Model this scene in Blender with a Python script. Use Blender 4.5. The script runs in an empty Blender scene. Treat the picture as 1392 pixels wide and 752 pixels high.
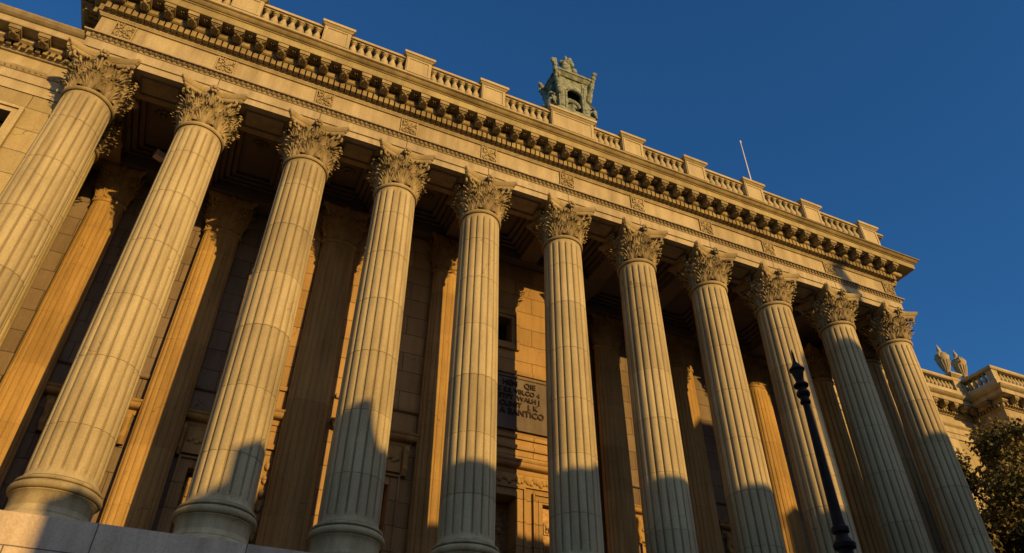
import bpy, math, random
from mathutils import Vector, Matrix
random.seed(7)
S = 2.6                       # one column spacing in metres; all shapes below are in column spacings
PI = math.pi
scn = bpy.context.scene
COL = scn.collection

# ------------------------------------------------------------------ mesh helper
def drift(x, z):            # the old cornice line sags a little towards the far end
    return z - .0125*(x-2)*max(0, min(1.25, (z-4.10)/.9))
class MB:
    def sag(s):
        s.v = [(x, y, drift(x, z)) for x, y, z in s.v]; return s
    def __init__(s): s.v = []; s.f = []
    def add(s, vs, fs):
        o = len(s.v); s.v += [tuple(p) for p in vs]; s.f += [tuple(i + o for i in f) for f in fs]; return s
    def box(s, x0, x1, y0, y1, z0, z1):
        return s.add([(x0,y0,z0),(x1,y0,z0),(x1,y1,z0),(x0,y1,z0),(x0,y0,z1),(x1,y0,z1),(x1,y1,z1),(x0,y1,z1)],
                     [(0,3,2,1),(4,5,6,7),(0,1,5,4),(1,2,6,5),(2,3,7,6),(3,0,4,7)])
    def frustum(s, cx, cy, a, z0, z1):           # a=(hx0,hy0,hx1,hy1)
        h0x,h0y,h1x,h1y = a
        return s.add([(cx-h0x,cy-h0y,z0),(cx+h0x,cy-h0y,z0),(cx+h0x,cy+h0y,z0),(cx-h0x,cy+h0y,z0),
                      (cx-h1x,cy-h1y,z1),(cx+h1x,cy-h1y,z1),(cx+h1x,cy+h1y,z1),(cx-h1x,cy+h1y,z1)],
                     [(0,3,2,1),(4,5,6,7),(0,1,5,4),(1,2,6,5),(2,3,7,6),(3,0,4,7)])
    def lathe(s, prof, n=24, c=(0,0), cap=True):
        vs = []; fs = []
        for r, z in prof:
            for k in range(n):
                a = 2*PI*k/n; vs.append((c[0]+r*math.cos(a), c[1]+r*math.sin(a), z))
        for i in range(len(prof)-1):
            for k in range(n):
                k2 = (k+1) % n
                fs.append((i*n+k, i*n+k2, (i+1)*n+k2, (i+1)*n+k))
        if cap:
            fs.append(tuple(reversed(range(n)))); fs.append(tuple((len(prof)-1)*n+k for k in range(n)))
        return s.add(vs, fs)
    def tube(s, pts, rad, n=8):
        pts = [Vector(p) for p in pts]; vs = []; fs = []
        for i, p in enumerate(pts):
            t = (pts[min(i+1,len(pts)-1)] - pts[max(i-1,0)]).normalized()
            up = Vector((0,0,1)) if abs(t.z) < .9 else Vector((1,0,0))
            a = t.cross(up).normalized(); b = t.cross(a).normalized()
            r = rad[i] if isinstance(rad, (list,tuple)) else rad
            for k in range(n):
                q = 2*PI*k/n; vs.append(p + a*(r*math.cos(q)) + b*(r*math.sin(q)))
        for i in range(len(pts)-1):
            for k in range(n):
                k2 = (k+1)%n; fs.append((i*n+k, (i+1)*n+k, (i+1)*n+k2, i*n+k2))
        fs.append(tuple(range(n))); fs.append(tuple(reversed([(len(pts)-1)*n+k for k in range(n)])))
        return s.add(vs, fs)
    def blob(s, c, r, n=8, m=6, squash=(1,1,1)):
        vs = []; fs = []
        for j in range(m+1):
            ph = PI*j/m
            for k in range(n):
                a = 2*PI*k/n
                vs.append((c[0]+r*squash[0]*math.sin(ph)*math.cos(a), c[1]+r*squash[1]*math.sin(ph)*math.sin(a), c[2]-r*squash[2]*math.cos(ph)))
        for j in range(m):
            for k in range(n):
                k2=(k+1)%n; fs.append((j*n+k, j*n+k2, (j+1)*n+k2, (j+1)*n+k))
        return s.add(vs, fs)
    def sweep(s, path, prof):
        """sweep a (outward, z) profile along a plan polyline; outward is to the right of travel"""
        n = len(path); ring = []
        for i in range(n):
            def nrm(a, b):
                dx, dy = b[0]-a[0], b[1]-a[1]; L = math.hypot(dx, dy); return (dy/L, -dx/L)
            if i == 0: m = nrm(path[0], path[1])
            elif i == n-1: m = nrm(path[-2], path[-1])
            else:
                a, b = nrm(path[i-1], path[i]), nrm(path[i], path[i+1])
                k = 1 + a[0]*b[0] + a[1]*b[1]; m = ((a[0]+b[0])/k, (a[1]+b[1])/k)
            ring.append([(path[i][0]+m[0]*d, path[i][1]+m[1]*d, z) for d, z in prof])
        vs = [p for r in ring for p in r]; q = len(prof); fs = []
        for i in range(n-1):
            for j in range(q-1):
                fs.append((i*q+j, (i+1)*q+j, (i+1)*q+j+1, i*q+j+1))
        return s.add(vs, fs)
    def rot(s, ang, start=0):
        c, n = math.cos(ang), math.sin(ang)
        for i in range(start, len(s.v)):
            x, y, z = s.v[i]; s.v[i] = (x*c-y*n, x*n+y*c, z)
        return s
    def build(s, name, mat, parent=None, loc=(0,0,0), smooth=None, **props):
        me = bpy.data.meshes.new(name)
        me.from_pydata([(x*S, y*S, z*S) for x, y, z in s.v], [], s.f); me.update()
        me.materials.append(mat)
        if smooth is not None:
            me.polygons.foreach_set('use_smooth', [True]*len(me.polygons))
            me.set_sharp_from_angle(angle=math.radians(smooth))
        o = bpy.data.objects.new(name, me); COL.objects.link(o)
        o.location = Vector(loc)*S
        if parent: o.parent = parent
        for k, v in props.items(): o[k] = v
        return o

def thing(name, label, cat, loc=(0,0,0), rz=0, group=None):
    o = bpy.data.objects.new(name, None); COL.objects.link(o)
    o.empty_display_size = .3
    o.location = Vector(loc)*S; o.rotation_euler.z = rz
    o['label'] = label; o['category'] = cat
    if group: o['group'] = group
    return o

TURN = [0]
def dup_part(src, parent, loc, scale=None):
    c = src.copy(); TURN[0] += 1; c.rotation_euler.z = (TURN[0]*3 % 4)*PI/2; COL.objects.link(c); c.parent = parent; c.location = Vector(loc)*S
    if scale: c.scale = scale
    for ch in list(src.children):
        g = ch.copy(); COL.objects.link(g); g.parent = c
    return c

# ------------------------------------------------------------------ materials
def newmat(name):
    m = bpy.data.materials.new(name); m.use_nodes = True
    nt = m.node_tree; b = nt.nodes['Principled BSDF']
    b.inputs['Specular IOR Level'].default_value = .15
    return m, nt, b
def N(nt, typ, **kw):
    n = nt.nodes.new(typ)
    for k, v in kw.items():
        if k in n.inputs: n.inputs[k].default_value = v
        else: setattr(n, k, v)
    return n
def stone(name, base, dark, rough=.85, blocks=None, block_dark=.45, bump=.35, streak=.5, pit=1.0, crease_dark=0.0, drum=0.0, crack=0.0):
    m, nt, b = newmat(name); L = nt.links.new
    tc = N(nt, 'ShaderNodeTexCoord'); oi = N(nt, 'ShaderNodeObjectInfo')
    off = N(nt, 'ShaderNodeVectorMath', operation='SCALE'); off.inputs[0].default_value = (37.1, 91.7, 13.3)
    L(oi.outputs['Random'], off.inputs['Scale'])
    ad = N(nt, 'ShaderNodeVectorMath', operation='ADD'); L(tc.outputs['Object'], ad.inputs[0]); L(off.outputs[0], ad.inputs[1])
    big = N(nt, 'ShaderNodeTexNoise', Scale=.55, Detail=5.0, Roughness=.6); L(ad.outputs[0], big.inputs['Vector'])
    mp = N(nt, 'ShaderNodeMapping'); mp.inputs['Scale'].default_value = (3.2, 3.2, .35); L(ad.outputs[0], mp.inputs['Vector'])
    st = N(nt, 'ShaderNodeTexNoise', Scale=1.0, Detail=6.0, Roughness=.65); L(mp.outputs[0], st.inputs['Vector'])
    fine = N(nt, 'ShaderNodeTexNoise', Scale=28.0, Detail=6.0, Roughness=.7); L(ad.outputs[0], fine.inputs['Vector'])
    def ramp(src, p0, p1, c0=(0,0,0,1), c1=(1,1,1,1)):
        r = N(nt, 'ShaderNodeValToRGB'); r.color_ramp.elements[0].position = p0; r.color_ramp.elements[1].position = p1
        r.color_ramp.elements[0].color = c0; r.color_ramp.elements[1].color = c1; L(src, r.inputs[0]); return r
    mix1 = N(nt, 'ShaderNodeMix', data_type='RGBA'); mix1.inputs[6].default_value = (*base, 1); mix1.inputs[7].default_value = (*dark, 1)
    r1 = ramp(big.outputs['Fac'], .40, .72); L(r1.outputs[0], mix1.inputs[0])
    # vertical streaks
    mix2 = N(nt, 'ShaderNodeMix', data_type='RGBA', blend_type='MULTIPLY'); mix2.inputs[0].default_value = streak
    r2 = ramp(st.outputs['Fac'], .30, .60, (.45,.40,.34,1), (1,1,1,1)); L(mix1.outputs[2], mix2.inputs[6]); L(r2.outputs[0], mix2.inputs[7])
    mix3 = N(nt, 'ShaderNodeMix', data_type='RGBA', blend_type='MULTIPLY'); mix3.inputs[0].default_value = .8
    r3 = ramp(fine.outputs['Fac'], .28, .62, (.74,.70,.66,1), (1.05,1.04,1.03,1)); L(mix2.outputs[2], mix3.inputs[6]); L(r3.outputs[0], mix3.inputs[7])
    # pits
    vor = N(nt, 'ShaderNodeTexVoronoi', Scale=9.0); L(ad.outputs[0], vor.inputs['Vector'])
    nz = N(nt, 'ShaderNodeTexNoise', Scale=2.3, Detail=3.0); L(ad.outputs[0], nz.inputs['Vector'])
    mth = N(nt, 'ShaderNodeMath', operation='MULTIPLY_ADD'); mth.inputs[1].default_value = .16*pit; mth.inputs[2].default_value = -.055*pit
    L(nz.outputs['Fac'], mth.inputs[0])
    lt = N(nt, 'ShaderNodeMath', operation='LESS_THAN'); L(vor.outputs['Distance'], lt.inputs[0]); L(mth.outputs[0], lt.inputs[1])
    mix4 = N(nt, 'ShaderNodeMix', data_type='RGBA', blend_type='MULTIPLY'); mix4.inputs[7].default_value = (.5,.44,.38,1)
    L(lt.outputs[0], mix4.inputs[0]); L(mix3.outputs[2], mix4.inputs[6])
    if crack > 0:
        dn = N(nt, 'ShaderNodeTexNoise', Scale=1.7, Detail=5.0); L(ad.outputs[0], dn.inputs['Vector'])
        dm = N(nt, 'ShaderNodeVectorMath', operation='MULTIPLY_ADD'); dm.inputs[1].default_value = (.9,.9,.9); L(dn.outputs['Color'], dm.inputs[0]); L(ad.outputs[0], dm.inputs[2])
        cv = N(nt, 'ShaderNodeTexVoronoi', feature='DISTANCE_TO_EDGE', Scale=.75); L(dm.outputs[0], cv.inputs['Vector'])
        cm = N(nt, 'ShaderNodeTexNoise', Scale=.9, Detail=2.0); L(ad.outputs[0], cm.inputs['Vector'])
        c1 = N(nt, 'ShaderNodeMath', operation='LESS_THAN'); c1.inputs[1].default_value = .006*crack; L(cv.outputs['Distance'], c1.inputs[0])
        c2 = N(nt, 'ShaderNodeMath', operation='GREATER_THAN'); c2.inputs[1].default_value = .60; L(cm.outputs['Fac'], c2.inputs[0])
        c3 = N(nt, 'ShaderNodeMath', operation='MULTIPLY'); L(c1.outputs[0], c3.inputs[0]); L(c2.outputs[0], c3.inputs[1])
        mc = N(nt, 'ShaderNodeMix', data_type='RGBA', blend_type='MULTIPLY'); mc.inputs[7].default_value = (.55,.5,.45,1)
        L(c3.outputs[0], mc.inputs[0]); L(mix4.outputs[2], mc.inputs[6]); mix4 = mc
    last = mix4.outputs[2]; hsrc = fine.outputs['Fac']
    bm = N(nt, 'ShaderNodeBump', Strength=bump, Distance=.012); L(hsrc, bm.inputs['Height'])
    bm2 = N(nt, 'ShaderNodeBump', Strength=.5, Distance=.02, invert=True); L(lt.outputs[0], bm2.inputs['Height']); L(bm.outputs[0], bm2.inputs['Normal'])
    nlast = bm2.outputs[0]
    if blocks:
        bw, bh, axis = blocks
        sep = N(nt, 'ShaderNodeSeparateXYZ'); L(tc.outputs['Object'], sep.inputs[0])
        cmb = N(nt, 'ShaderNodeCombineXYZ')
        if axis == 'x': L(sep.outputs[0], cmb.inputs[0])
        else: L(sep.outputs[1], cmb.inputs[0])
        L(sep.outputs[2], cmb.inputs[1])
        br = N(nt, 'ShaderNodeTexBrick'); br.inputs['Scale'].default_value = 1; br.inputs['Brick Width'].default_value = bw; br.inputs['Row Height'].default_value = bh
        br.inputs['Mortar Size'].default_value = .011; br.inputs['Mortar Smooth'].default_value = .4
        br.inputs['Color1'].default_value = (.82,.80,.77,1); br.inputs['Color2'].default_value = (1.08,1.05,1.0,1); br.inputs['Mortar'].default_value = (block_dark,)*3+(1,)
        wob = N(nt, 'ShaderNodeTexNoise', Scale=4.0); L(tc.outputs['Object'], wob.inputs['Vector'])
        wm = N(nt, 'ShaderNodeVectorMath', operation='MULTIPLY_ADD'); wm.inputs[1].default_value = (.02,.02,.0)
        L(wob.outputs['Color'], wm.inputs[0]); L(cmb.outputs[0], wm.inputs[2]); L(wm.outputs[0], br.inputs['Vector'])
        mx = N(nt, 'ShaderNodeMix', data_type='RGBA', blend_type='MULTIPLY'); mx.inputs[0].default_value = 1
        L(last, mx.inputs[6]); L(br.outputs['Color'], mx.inputs[7]); last = mx.outputs[2]
        bm3 = N(nt, 'ShaderNodeBump', Strength=.9, Distance=.02, invert=True); L(br.outputs['Fac'], bm3.inputs['Height']); L(nlast, bm3.inputs['Normal']); nlast = bm3.outputs[0]
    if drum > 0:
        sp = N(nt, 'ShaderNodeSeparateXYZ'); L(tc.outputs['Object'], sp.inputs[0])
        fl = N(nt, 'ShaderNodeMath', operation='MULTIPLY_ADD'); fl.inputs[1].default_value = 1/(.57*2.6); fl.inputs[2].default_value = .35; L(sp.outputs[2], fl.inputs[0])
        f2 = N(nt, 'ShaderNodeMath', operation='FLOOR'); L(fl.outputs[0], f2.inputs[0])
        f3 = N(nt, 'ShaderNodeMath', operation='MULTIPLY_ADD'); f3.inputs[1].default_value = 57.3; L(oi.outputs['Random'], f3.inputs[0]); L(f2.outputs[0], f3.inputs[2])
        wn = N(nt, 'ShaderNodeTexWhiteNoise', noise_dimensions='1D'); L(f3.outputs[0], wn.inputs['W'])
        rw_ = ramp(wn.outputs['Value'], 0, 1, (1-drum, 1-drum*1.05, 1-drum*1.15, 1), (1.06,1.06,1.05,1))
        md = N(nt, 'ShaderNodeMix', data_type='RGBA', blend_type='MULTIPLY'); md.inputs[0].default_value = 1
        L(last, md.inputs[6]); L(rw_.outputs[0], md.inputs[7]); last = md.outputs[2]
    if crease_dark > 0:  # base colour made darker in creases and recesses
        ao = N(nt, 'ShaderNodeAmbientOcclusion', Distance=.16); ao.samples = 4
        ra = ramp(ao.outputs['AO'], .25, .85, (1-crease_dark, 1-crease_dark*1.02, 1-crease_dark*1.04, 1), (1,1,1,1))
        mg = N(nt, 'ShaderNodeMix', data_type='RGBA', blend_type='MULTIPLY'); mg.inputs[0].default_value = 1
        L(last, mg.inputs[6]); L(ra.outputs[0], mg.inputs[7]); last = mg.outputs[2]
    L(last, b.inputs['Base Color']); L(nlast, b.inputs['Normal']); b.inputs['Roughness'].default_value = rough
    return m
M = {}
M['shaft']   = stone('column_limestone', (0.51, 0.435, 0.225), (0.41, 0.345, 0.18), streak=.6, crease_dark=.55, drum=.20, crack=0.8)
M['carve']   = stone('carved_limestone', (0.45, 0.365, 0.175), (0.26, 0.205, 0.095), streak=.5, crease_dark=.8, bump=.5)
M['stone']   = stone('smooth_limestone', (0.48, 0.405, 0.21), (0.36, 0.3, 0.155), streak=.35, crease_dark=.45)
M['frieze']  = stone('frieze_limestone', (0.47, 0.4, 0.225), (0.36, 0.3, 0.165), streak=.6, crease_dark=.3, crack=0.8)
M['corn']    = stone('cornice_limestone', (0.4, 0.34, 0.15), (0.25, 0.205, 0.09), streak=.5, crease_dark=.3)
M['tablet']  = stone('tablet_stone', (.18,.15,.11), (.125,.10,.075), streak=.5, crease_dark=.5)
M['orna_dark']    = stone('dark_carving', (0.28, 0.22, 0.105), (0.15, 0.115, 0.055), streak=.5, crease_dark=.6, bump=.6)  # darker tone of the ornament stone, for leaf moulding and rosettes
M['orna']    = stone('weathered_ornament', (0.38, 0.305, 0.14), (0.2, 0.155, 0.07), streak=.6, crease_dark=.45, bump=.6)
M['wall']    = stone('ashlar_wall', (0.42, 0.285, 0.115), (0.32, 0.215, 0.088), streak=.35, blocks=(1.15,.62,'x'), crease_dark=.35, crack=0.8)
M['shade']   = stone('shaded_ashlar_wall', (.225,.18,.12), (.165,.13,.088), streak=.4, blocks=(1.15,.62,'x'), crease_dark=.35, crack=.8)  # darker copy of the ashlar wall, side-bay shade put into its colour
M['wing']    = stone('wing_ashlar', (0.46, 0.39, 0.195), (0.36, 0.3, 0.15), streak=.35, blocks=(1.3,.7,'x'), crease_dark=.4, crack=0.8)
M['inner']   = stone('engaged_column_stone', (0.47, 0.315, 0.11), (0.35, 0.235, 0.083), streak=.6, crease_dark=.5, drum=.14, crack=0.7)
M['ceil']    = stone('ceiling_stone', (0.2, 0.165, 0.13), (0.155, 0.128, 0.1), streak=.1, crease_dark=.5)
M['podium']  = stone('podium_granite', (0.62, 0.52, 0.35), (0.49, 0.41, 0.275), streak=.6, crease_dark=.4, blocks=(2.35,.68,'x'), block_dark=.35, crack=1.0)
M['roof']    = stone('roof_lead', (.16,.155,.15), (.11,.105,.10), streak=.3)
M['brick']   = stone('street_facade', (.30,.22,.16), (.22,.16,.12), streak=.4, blocks=(.8,.3,'x'))

def simple(name, col, rough=.5, metal=0.0, var=.35, scale=6.0):
    m, nt, b = newmat(name); L = nt.links.new
    tc = N(nt, 'ShaderNodeTexCoord'); nz = N(nt, 'ShaderNodeTexNoise', Scale=scale, Detail=6.0, Roughness=.65); L(tc.outputs['Object'], nz.inputs['Vector'])
    r = N(nt, 'ShaderNodeValToRGB'); r.color_ramp.elements[0].position = .3; r.color_ramp.elements[1].position = .7
    r.color_ramp.elements[0].color = (*[c*(1-var) for c in col], 1); r.color_ramp.elements[1].color = (*[min(1, c*(1+var)) for c in col], 1)
    L(nz.outputs['Fac'], r.inputs[0]); L(r.outputs[0], b.inputs['Base Color'])
    bm = N(nt, 'ShaderNodeBump', Strength=.25, Distance=.01); L(nz.outputs['Fac'], bm.inputs['Height']); L(bm.outputs[0], b.inputs['Normal'])
    b.inputs['Roughness'].default_value = rough; b.inputs['Metallic'].default_value = metal
    return m
M['bronze']  = simple('verdigris_bronze', (.19,.215,.145), .8, 0, .65, 7)
M['iron']    = simple('black_painted_iron', (.022,.013,.008), .6, 0, .5, 14)
M['dark']    = simple('dark_interior', (.012,.010,.009), .6)
M['glass']   = simple('dark_window_glass', (.015,.014,.014), .12)
M['door']    = simple('carved_bronze_door', (.20,.125,.045), .5, .3, .5, 9)
M['letter']  = simple('dark_letter_inlay', (.045,.036,.028), .8)
M['white']   = simple('white_paint', (.72,.66,.6), .5, 0, .08)
M['asphalt'] = simple('asphalt', (.05,.05,.052), .9, 0, .3, 20)
M['paving']  = simple('paving', (.22,.21,.20), .9, 0, .25, 5)
M['bark']    = simple('bark', (.07,.05,.035), .9, 0, .4, 12)
def leafmat():
    m, nt, b = newmat('tree_leaves'); L = nt.links.new
    tc = N(nt, 'ShaderNodeTexCoord'); nz = N(nt, 'ShaderNodeTexNoise', Scale=1.6, Detail=4.0); L(tc.outputs['Object'], nz.inputs['Vector'])
    r = N(nt, 'ShaderNodeValToRGB'); r.color_ramp.elements[0].position = .35; r.color_ramp.elements[1].position = .7
    r.color_ramp.elements[0].color = (.085,.082,.024,1); r.color_ramp.elements[1].color = (.26,.195,.05,1)
    L(nz.outputs['Fac'], r.inputs[0]); L(r.outputs[0], b.inputs['Base Color']); b.inputs['Roughness'].default_value = .6
    return m
M['leaf'] = leafmat()

# ------------------------------------------------------------------ column pieces (origin: column axis, z=0 at the foot of the shaft)
ZN, ZA = 3.544, 4.042          # neck, underside of architrave
R0, R1 = .2325, .2095
JOINTS = [.38, .93, 1.50, 2.07, 2.64, 3.16]
def shaft_mb():
    mb = MB(); NF = 18
    fr = [0, .05, .10, .16, .32, .5, .68, .84, .90, .95]
    dp = [.0150, .0125, .0035, 0, -.0028, -.0038, -.0028, 0, .0035, .0125]
    ring = []
    zs = [0, .012, .03, .05]
    z = .05
    marks = sorted(JOINTS)
    base = [.05 + (ZN-.09)*k/16 for k in range(1, 17)]
    for q in base: zs.append((q, 0))
    lv = [(0, 0, 0), (.015, 0, 0), (.04, .0, 0), (.055, .6, 0), (.075, 1, 0)]
    top = ZN-.02
    for k in range(1, 17): lv.append((.075 + (top-.15)*k/17, 1, 0))
    for j in marks: lv += [(j-.0024, 1, 0), (j-.0011, 1, .0034), (j+.0011, 1, .0034), (j+.0024, 1, 0)]
    lv += [(top-.075, 1, 0), (top-.055, .6, 0), (top-.04, 0, 0), (top, 0, 0)]
    lv.sort()
    vs = []; fs = []; n = NF*len(fr)
    for z, g, jd in lv:
        t = max(0, z/ZN); r = R0 - (R0-R1)*(t**1.7)
        if z < .05: r += .02*(1-z/.05)**2
        for k in range(NF):
            for f, d in zip(fr, dp):
                a = 2*PI*(k+f)/NF
                rr = r - d*g - jd
                vs.append((rr*math.cos(a), rr*math.sin(a), z))
    for i in range(len(lv)-1):
        for k in range(n):
            k2=(k+1)%n; fs.append((i*n+k, i*n+k2, (i+1)*n+k2, (i+1)*n+k))
    return mb.add(vs, fs)
def base_mb():
    mb = MB(); pr = [(.20,-.335),(.335,-.335),(.335,-.315),(.325,-.312),(.318,-.295),(.306,-.272),(.288,-.255),(.272,-.247),(.272,-.238),(.262,-.228),(.256,-.20),(.255,-.15),(.260,-.118),(.270,-.108),(.270,-.100)]
    for k in range(9):
        a = -PI/2 + PI*k/8; pr.append((.268+.024*math.cos(a), -.072+.027*math.sin(a)))
    pr += [(.266,-.044),(.266,-.038)]
    for k in range(7):
        a = -PI/2 + PI*k/6; pr.append((.262+.012*math.cos(a), -.022+.014*math.sin(a)))
    pr += [(.252,-.004),(.250,0),(.1,0)]
    return mb.lathe(pr, 56)
def leaf(mb, ang, rb0, rb1, z0, h, w, out, droop, seed, nb=9):
    """acanthus leaf: a fan of narrow ridged blades that rise along the bell and curl out at their tips"""
    rnd = random.Random(seed); nv = 11
    for b in range(nb):
        q = -1 + 2*b/(nb-1)
        hh = h*(1 - .50*q*q)*rnd.uniform(.93, 1.05); wid = w*.27*(1-.25*abs(q))
        o2 = out*(1-.6*abs(q))*rnd.uniform(.8, 1.15); bend = rnd.uniform(-.012, .012)
        rows = []
        for j in range(nv+1):
            t = j/nv
            lat = w*(q*(.30 + .75*t**1.1)) + bend*t*t + w*.30*q*t**4
            if t < .70:
                s_ = t/.70; z = z0 + hh*s_; r = rb0 + (rb1-rb0)*s_*hh/h + .014*(1-abs(q)*.6) + .030*s_**3
            else:
                s_ = (t-.70)/.30; th = s_*1.45
                r = rb0 + (rb1-rb0)*hh/h + .014*(1-abs(q)*.6) + .030 + o2*(.62*math.sin(th*.75) + .25*s_)
                z = z0 + hh + .034*math.sin(th) - droop*s_*s_
            ww = wid*(.55 + .75*math.sin(PI*min(1, .12+t*.80)))*(1 if t < .55 else max(.06, 1-(t-.55)/.47))
            rows.append((lat, r, z, ww))
        vs = []; fs = []
        for j, (lat, r, z, ww) in enumerate(rows):
            for k, (du, dr) in enumerate(((-1,-.010), (-.45,.002), (0,.011), (.45,.002), (1,-.010))):
                rr = r + dr*(1 if j < nv-2 else .5); a = ang + (lat + du*ww)/max(.17, min(r, .26))
                vs.append((rr*math.cos(a), rr*math.sin(a), z - abs(du)*.010))
        for j in range(nv):
            for k in range(4):
                a = j*5+k; fs.append((a, a+1, a+6, a+5))
        mb.add(vs, fs)
def capital_mb():
    mb = MB()
    mb.lathe([(.19,ZN-.022),(.222,ZN-.022),(.232,ZN-.012),(.234,ZN),(.230,ZN+.012),(.214,ZN+.02),(.200,ZN+.026),(.196,ZN+.1),(.200,ZN+.25),(.215,ZN+.34),(.240,ZN+.40),(.25,ZN+.42),(.1,ZN+.42)], 40)
    for k in range(8): leaf(mb, 2*PI*k/8, .200, .214, ZN+.020, .190, .088, .095, .012, k, 9)
    for k in range(8): leaf(mb, 2*PI*(k+.5)/8, .203, .232, ZN+.05, .265, .085, .085, .012, 20+k, 9)
    for k in range(16): leaf(mb, 2*PI*(k+.5)/16, .202, .215, ZN+.03, .22, .045, .05, .01, 70+k, 4)
    for k in range(8): leaf(mb, 2*PI*(k)/8, .208, .234, ZN+.15, .205, .066, .030, .0, 40+k, 7)
    # caulicoles and corner volutes
    for c in range(4):
        a = PI/4 + c*PI/2; d = Vector((math.cos(a), math.sin(a), 0)); sd = Vector((-math.sin(a), math.cos(a), 0))
        for s in (-1, 1):
            pts = []; rad = []
            for k in range(6):
                t = k/5; p = d*(.215+.075*t) + sd*(s*.085*(1-t)**1.2 + s*.016); pts.append(p + Vector((0,0,ZN+.20+.20*t - .0*t))); rad.append(.017)
            for k in range(13):
                th = k/12*3.7; rr = .047*(1-.6*k/12)
                pts.append(d*(.318 + rr*math.sin(th)*.9 - .0) + sd*(s*(.020+.010*k/12)) + Vector((0,0,ZN+.365+rr*math.cos(th)))); rad.append(.017-.006*k/12)
            mb.tube(pts, rad, 7)
        leaf(mb, a, .215, .270, ZN+.17, .15, .060, .075, .01, 50+c, 6)
        # helices to the middle of each face
        b = c*PI/2; e = Vector((math.cos(b), math.sin(b), 0)); f = Vector((-math.sin(b), math.cos(b), 0))
        for s in (-1, 1):
            pts = []
            for k in range(5):
                t = k/4; pts.append(e*(.222+.03*t) + f*(s*(.115-.05*t)) + Vector((0,0,ZN+.22+.15*t)))
            for k in range(10):
                th = k/9*4.2; rr = .030*(1-.6*k/9)
                pts.append(e*.262 + f*(s*(.045 - rr*math.sin(th)*.6)) + Vector((0,0,ZN+.35+rr*math.cos(th))))
            mb.tube(pts, .011, 6)
        # fleuron
        cpos = e*.285 + Vector((0,0,ZN+.462))
        for k in range(6):
            q = 2*PI*k/6; mb.blob((cpos + f*(.026*math.cos(q)) + Vector((0,0,.036*math.sin(q)))), .019, 7, 5)
        mb.blob(cpos + e*.016, .020, 7, 5)
        mb.tube([e*.245+Vector((0,0,ZN+.30)), e*.258+Vector((0,0,ZN+.36)), e*.265+Vector((0,0,ZN+.42))], [.012,.010,.012], 6)
    # abacus, concave sides with cut corners
    def outline(sc):
        pts = []
        for c in range(4):
            b = c*PI/2
            for k in range(9):
                t = -1 + 2*k/8
                rad = .228*sc + (.307*sc-.228*sc)*abs(t)**1.9
                x, y = rad, t*.287*sc
                pts.append((x*math.cos(b)-y*math.sin(b), x*math.sin(b)+y*math.cos(b)))
        return pts
    lv = [(.84, ZN+.395), (.90, ZN+.404), (.925, ZN+.420), (.935, ZN+.436), (.965, ZN+.440), (.985, ZN+.455), (1.04, ZN+.470), (1.045, ZA-.001)]
    vs = []; n = 36
    for sc, z in lv: vs += [(x, y, z) for x, y in outline(sc)]
    fs = [(i*n+k, i*n+(k+1)%n, (i+1)*n+(k+1)%n, (i+1)*n+k) for i in range(len(lv)-1) for k in range(n)]
    fs += [tuple(reversed(range(n))), tuple((len(lv)-1)*n+k for k in range(n))]
    mb.add(vs, fs)
    return mb

# ------------------------------------------------------------------ the hall
hall = thing('columned_building', 'golden limestone public building with a long front row of tall fluted Corinthian columns', 'building')
CX = [0, 1, 2.035, 2.99, 3.96, 4.98, 5.97, 7.0, 8.0, 9.05, 10.06]
col0 = shaft_mb().build('column', M['shaft'], hall, (CX[0],0,0), smooth=32)
capital_mb().build('capital', M['carve'], col0, smooth=42)
base_mb().build('column_base', M['shaft'], col0, smooth=40)
col0.rotation_euler.z = 0
for x in CX[1:]: dup_part(col0, hall, (x, 0, 0))
dup_part(col0, hall, (10.08, .56, 0)); dup_part(col0, hall, (-.13, .62, 0))
eng0 = shaft_mb().build('pilaster', M['inner'], hall, (.205,1.36,0), smooth=32)
eng0.scale = (.74,.40,1)
capital_mb().build('capital', M['inner'], eng0, smooth=42)
base_mb().build('column_base', M['inner'], eng0, smooth=40)
for x, y in [(1.38,1.36), (2.63,1.0), (3.955,1.0), (6.5,1.66), (7.72,1.66), (9.08,1.66)]: dup_part(eng0, hall, (x, y, 0), (.88,.40,1)).rotation_euler.z = 0
dup_part(eng0, hall, (9.82, 1.2, 0), (.9,.9,1))

# podium
pod = MB()
pod.box(-.55, 10.65, -.44, 3.4, -.60, -.33)
pod.box(-.50, 10.60, -.40, 3.2, -2.45, -.602)
pod.box(-.62, 10.72, -.52, 3.2, -2.62, -2.452)
podo = pod.build('podium', M['podium'], hall)
# steps along the front of the podium
# back wall
def wall_cells(mb, x0, x1, z0, z1, y0, y1, holes):
    holes = [h for h in holes if h[0] > x0-1e-6 and h[1] < x1+1e-6]
    xs = sorted({x0, x1, *[h[0] for h in holes], *[h[1] for h in holes]})
    zs = sorted({z0, z1, *[h[2] for h in holes], *[h[3] for h in holes]})
    inside = lambda x, z: any(h[0] < x < h[1] and h[2] < z < h[3] for h in holes)
    for i in range(len(xs)-1):
        run = None
        for j in range(len(zs)-1):
            solid = not inside((xs[i]+xs[i+1])/2, (zs[j]+zs[j+1])/2)
            if solid and run is None: run = zs[j]
            if run is not None and (not solid or j == len(zs)-2):
                e = zs[j+1] if solid else zs[j]
                mb.box(xs[i], xs[i+1], y0, y1, run, e); run = None
WA, WC, WR = 1.45, 1.06, 1.75            # wall plane of the side bays and of the middle bay
bays = [(.78, WA), (1.92, WA), (3.335, WC), (7.1, WR), (8.4, WR)]
holes = [(bx-.19, bx+.19, -.33, .86) for bx, _ in bays]
ch = [(4.36, 4.87, -.33, .97), (5.17, 5.50, -.33, .93), (4.47, 4.81, 2.84, 3.18)]
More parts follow.
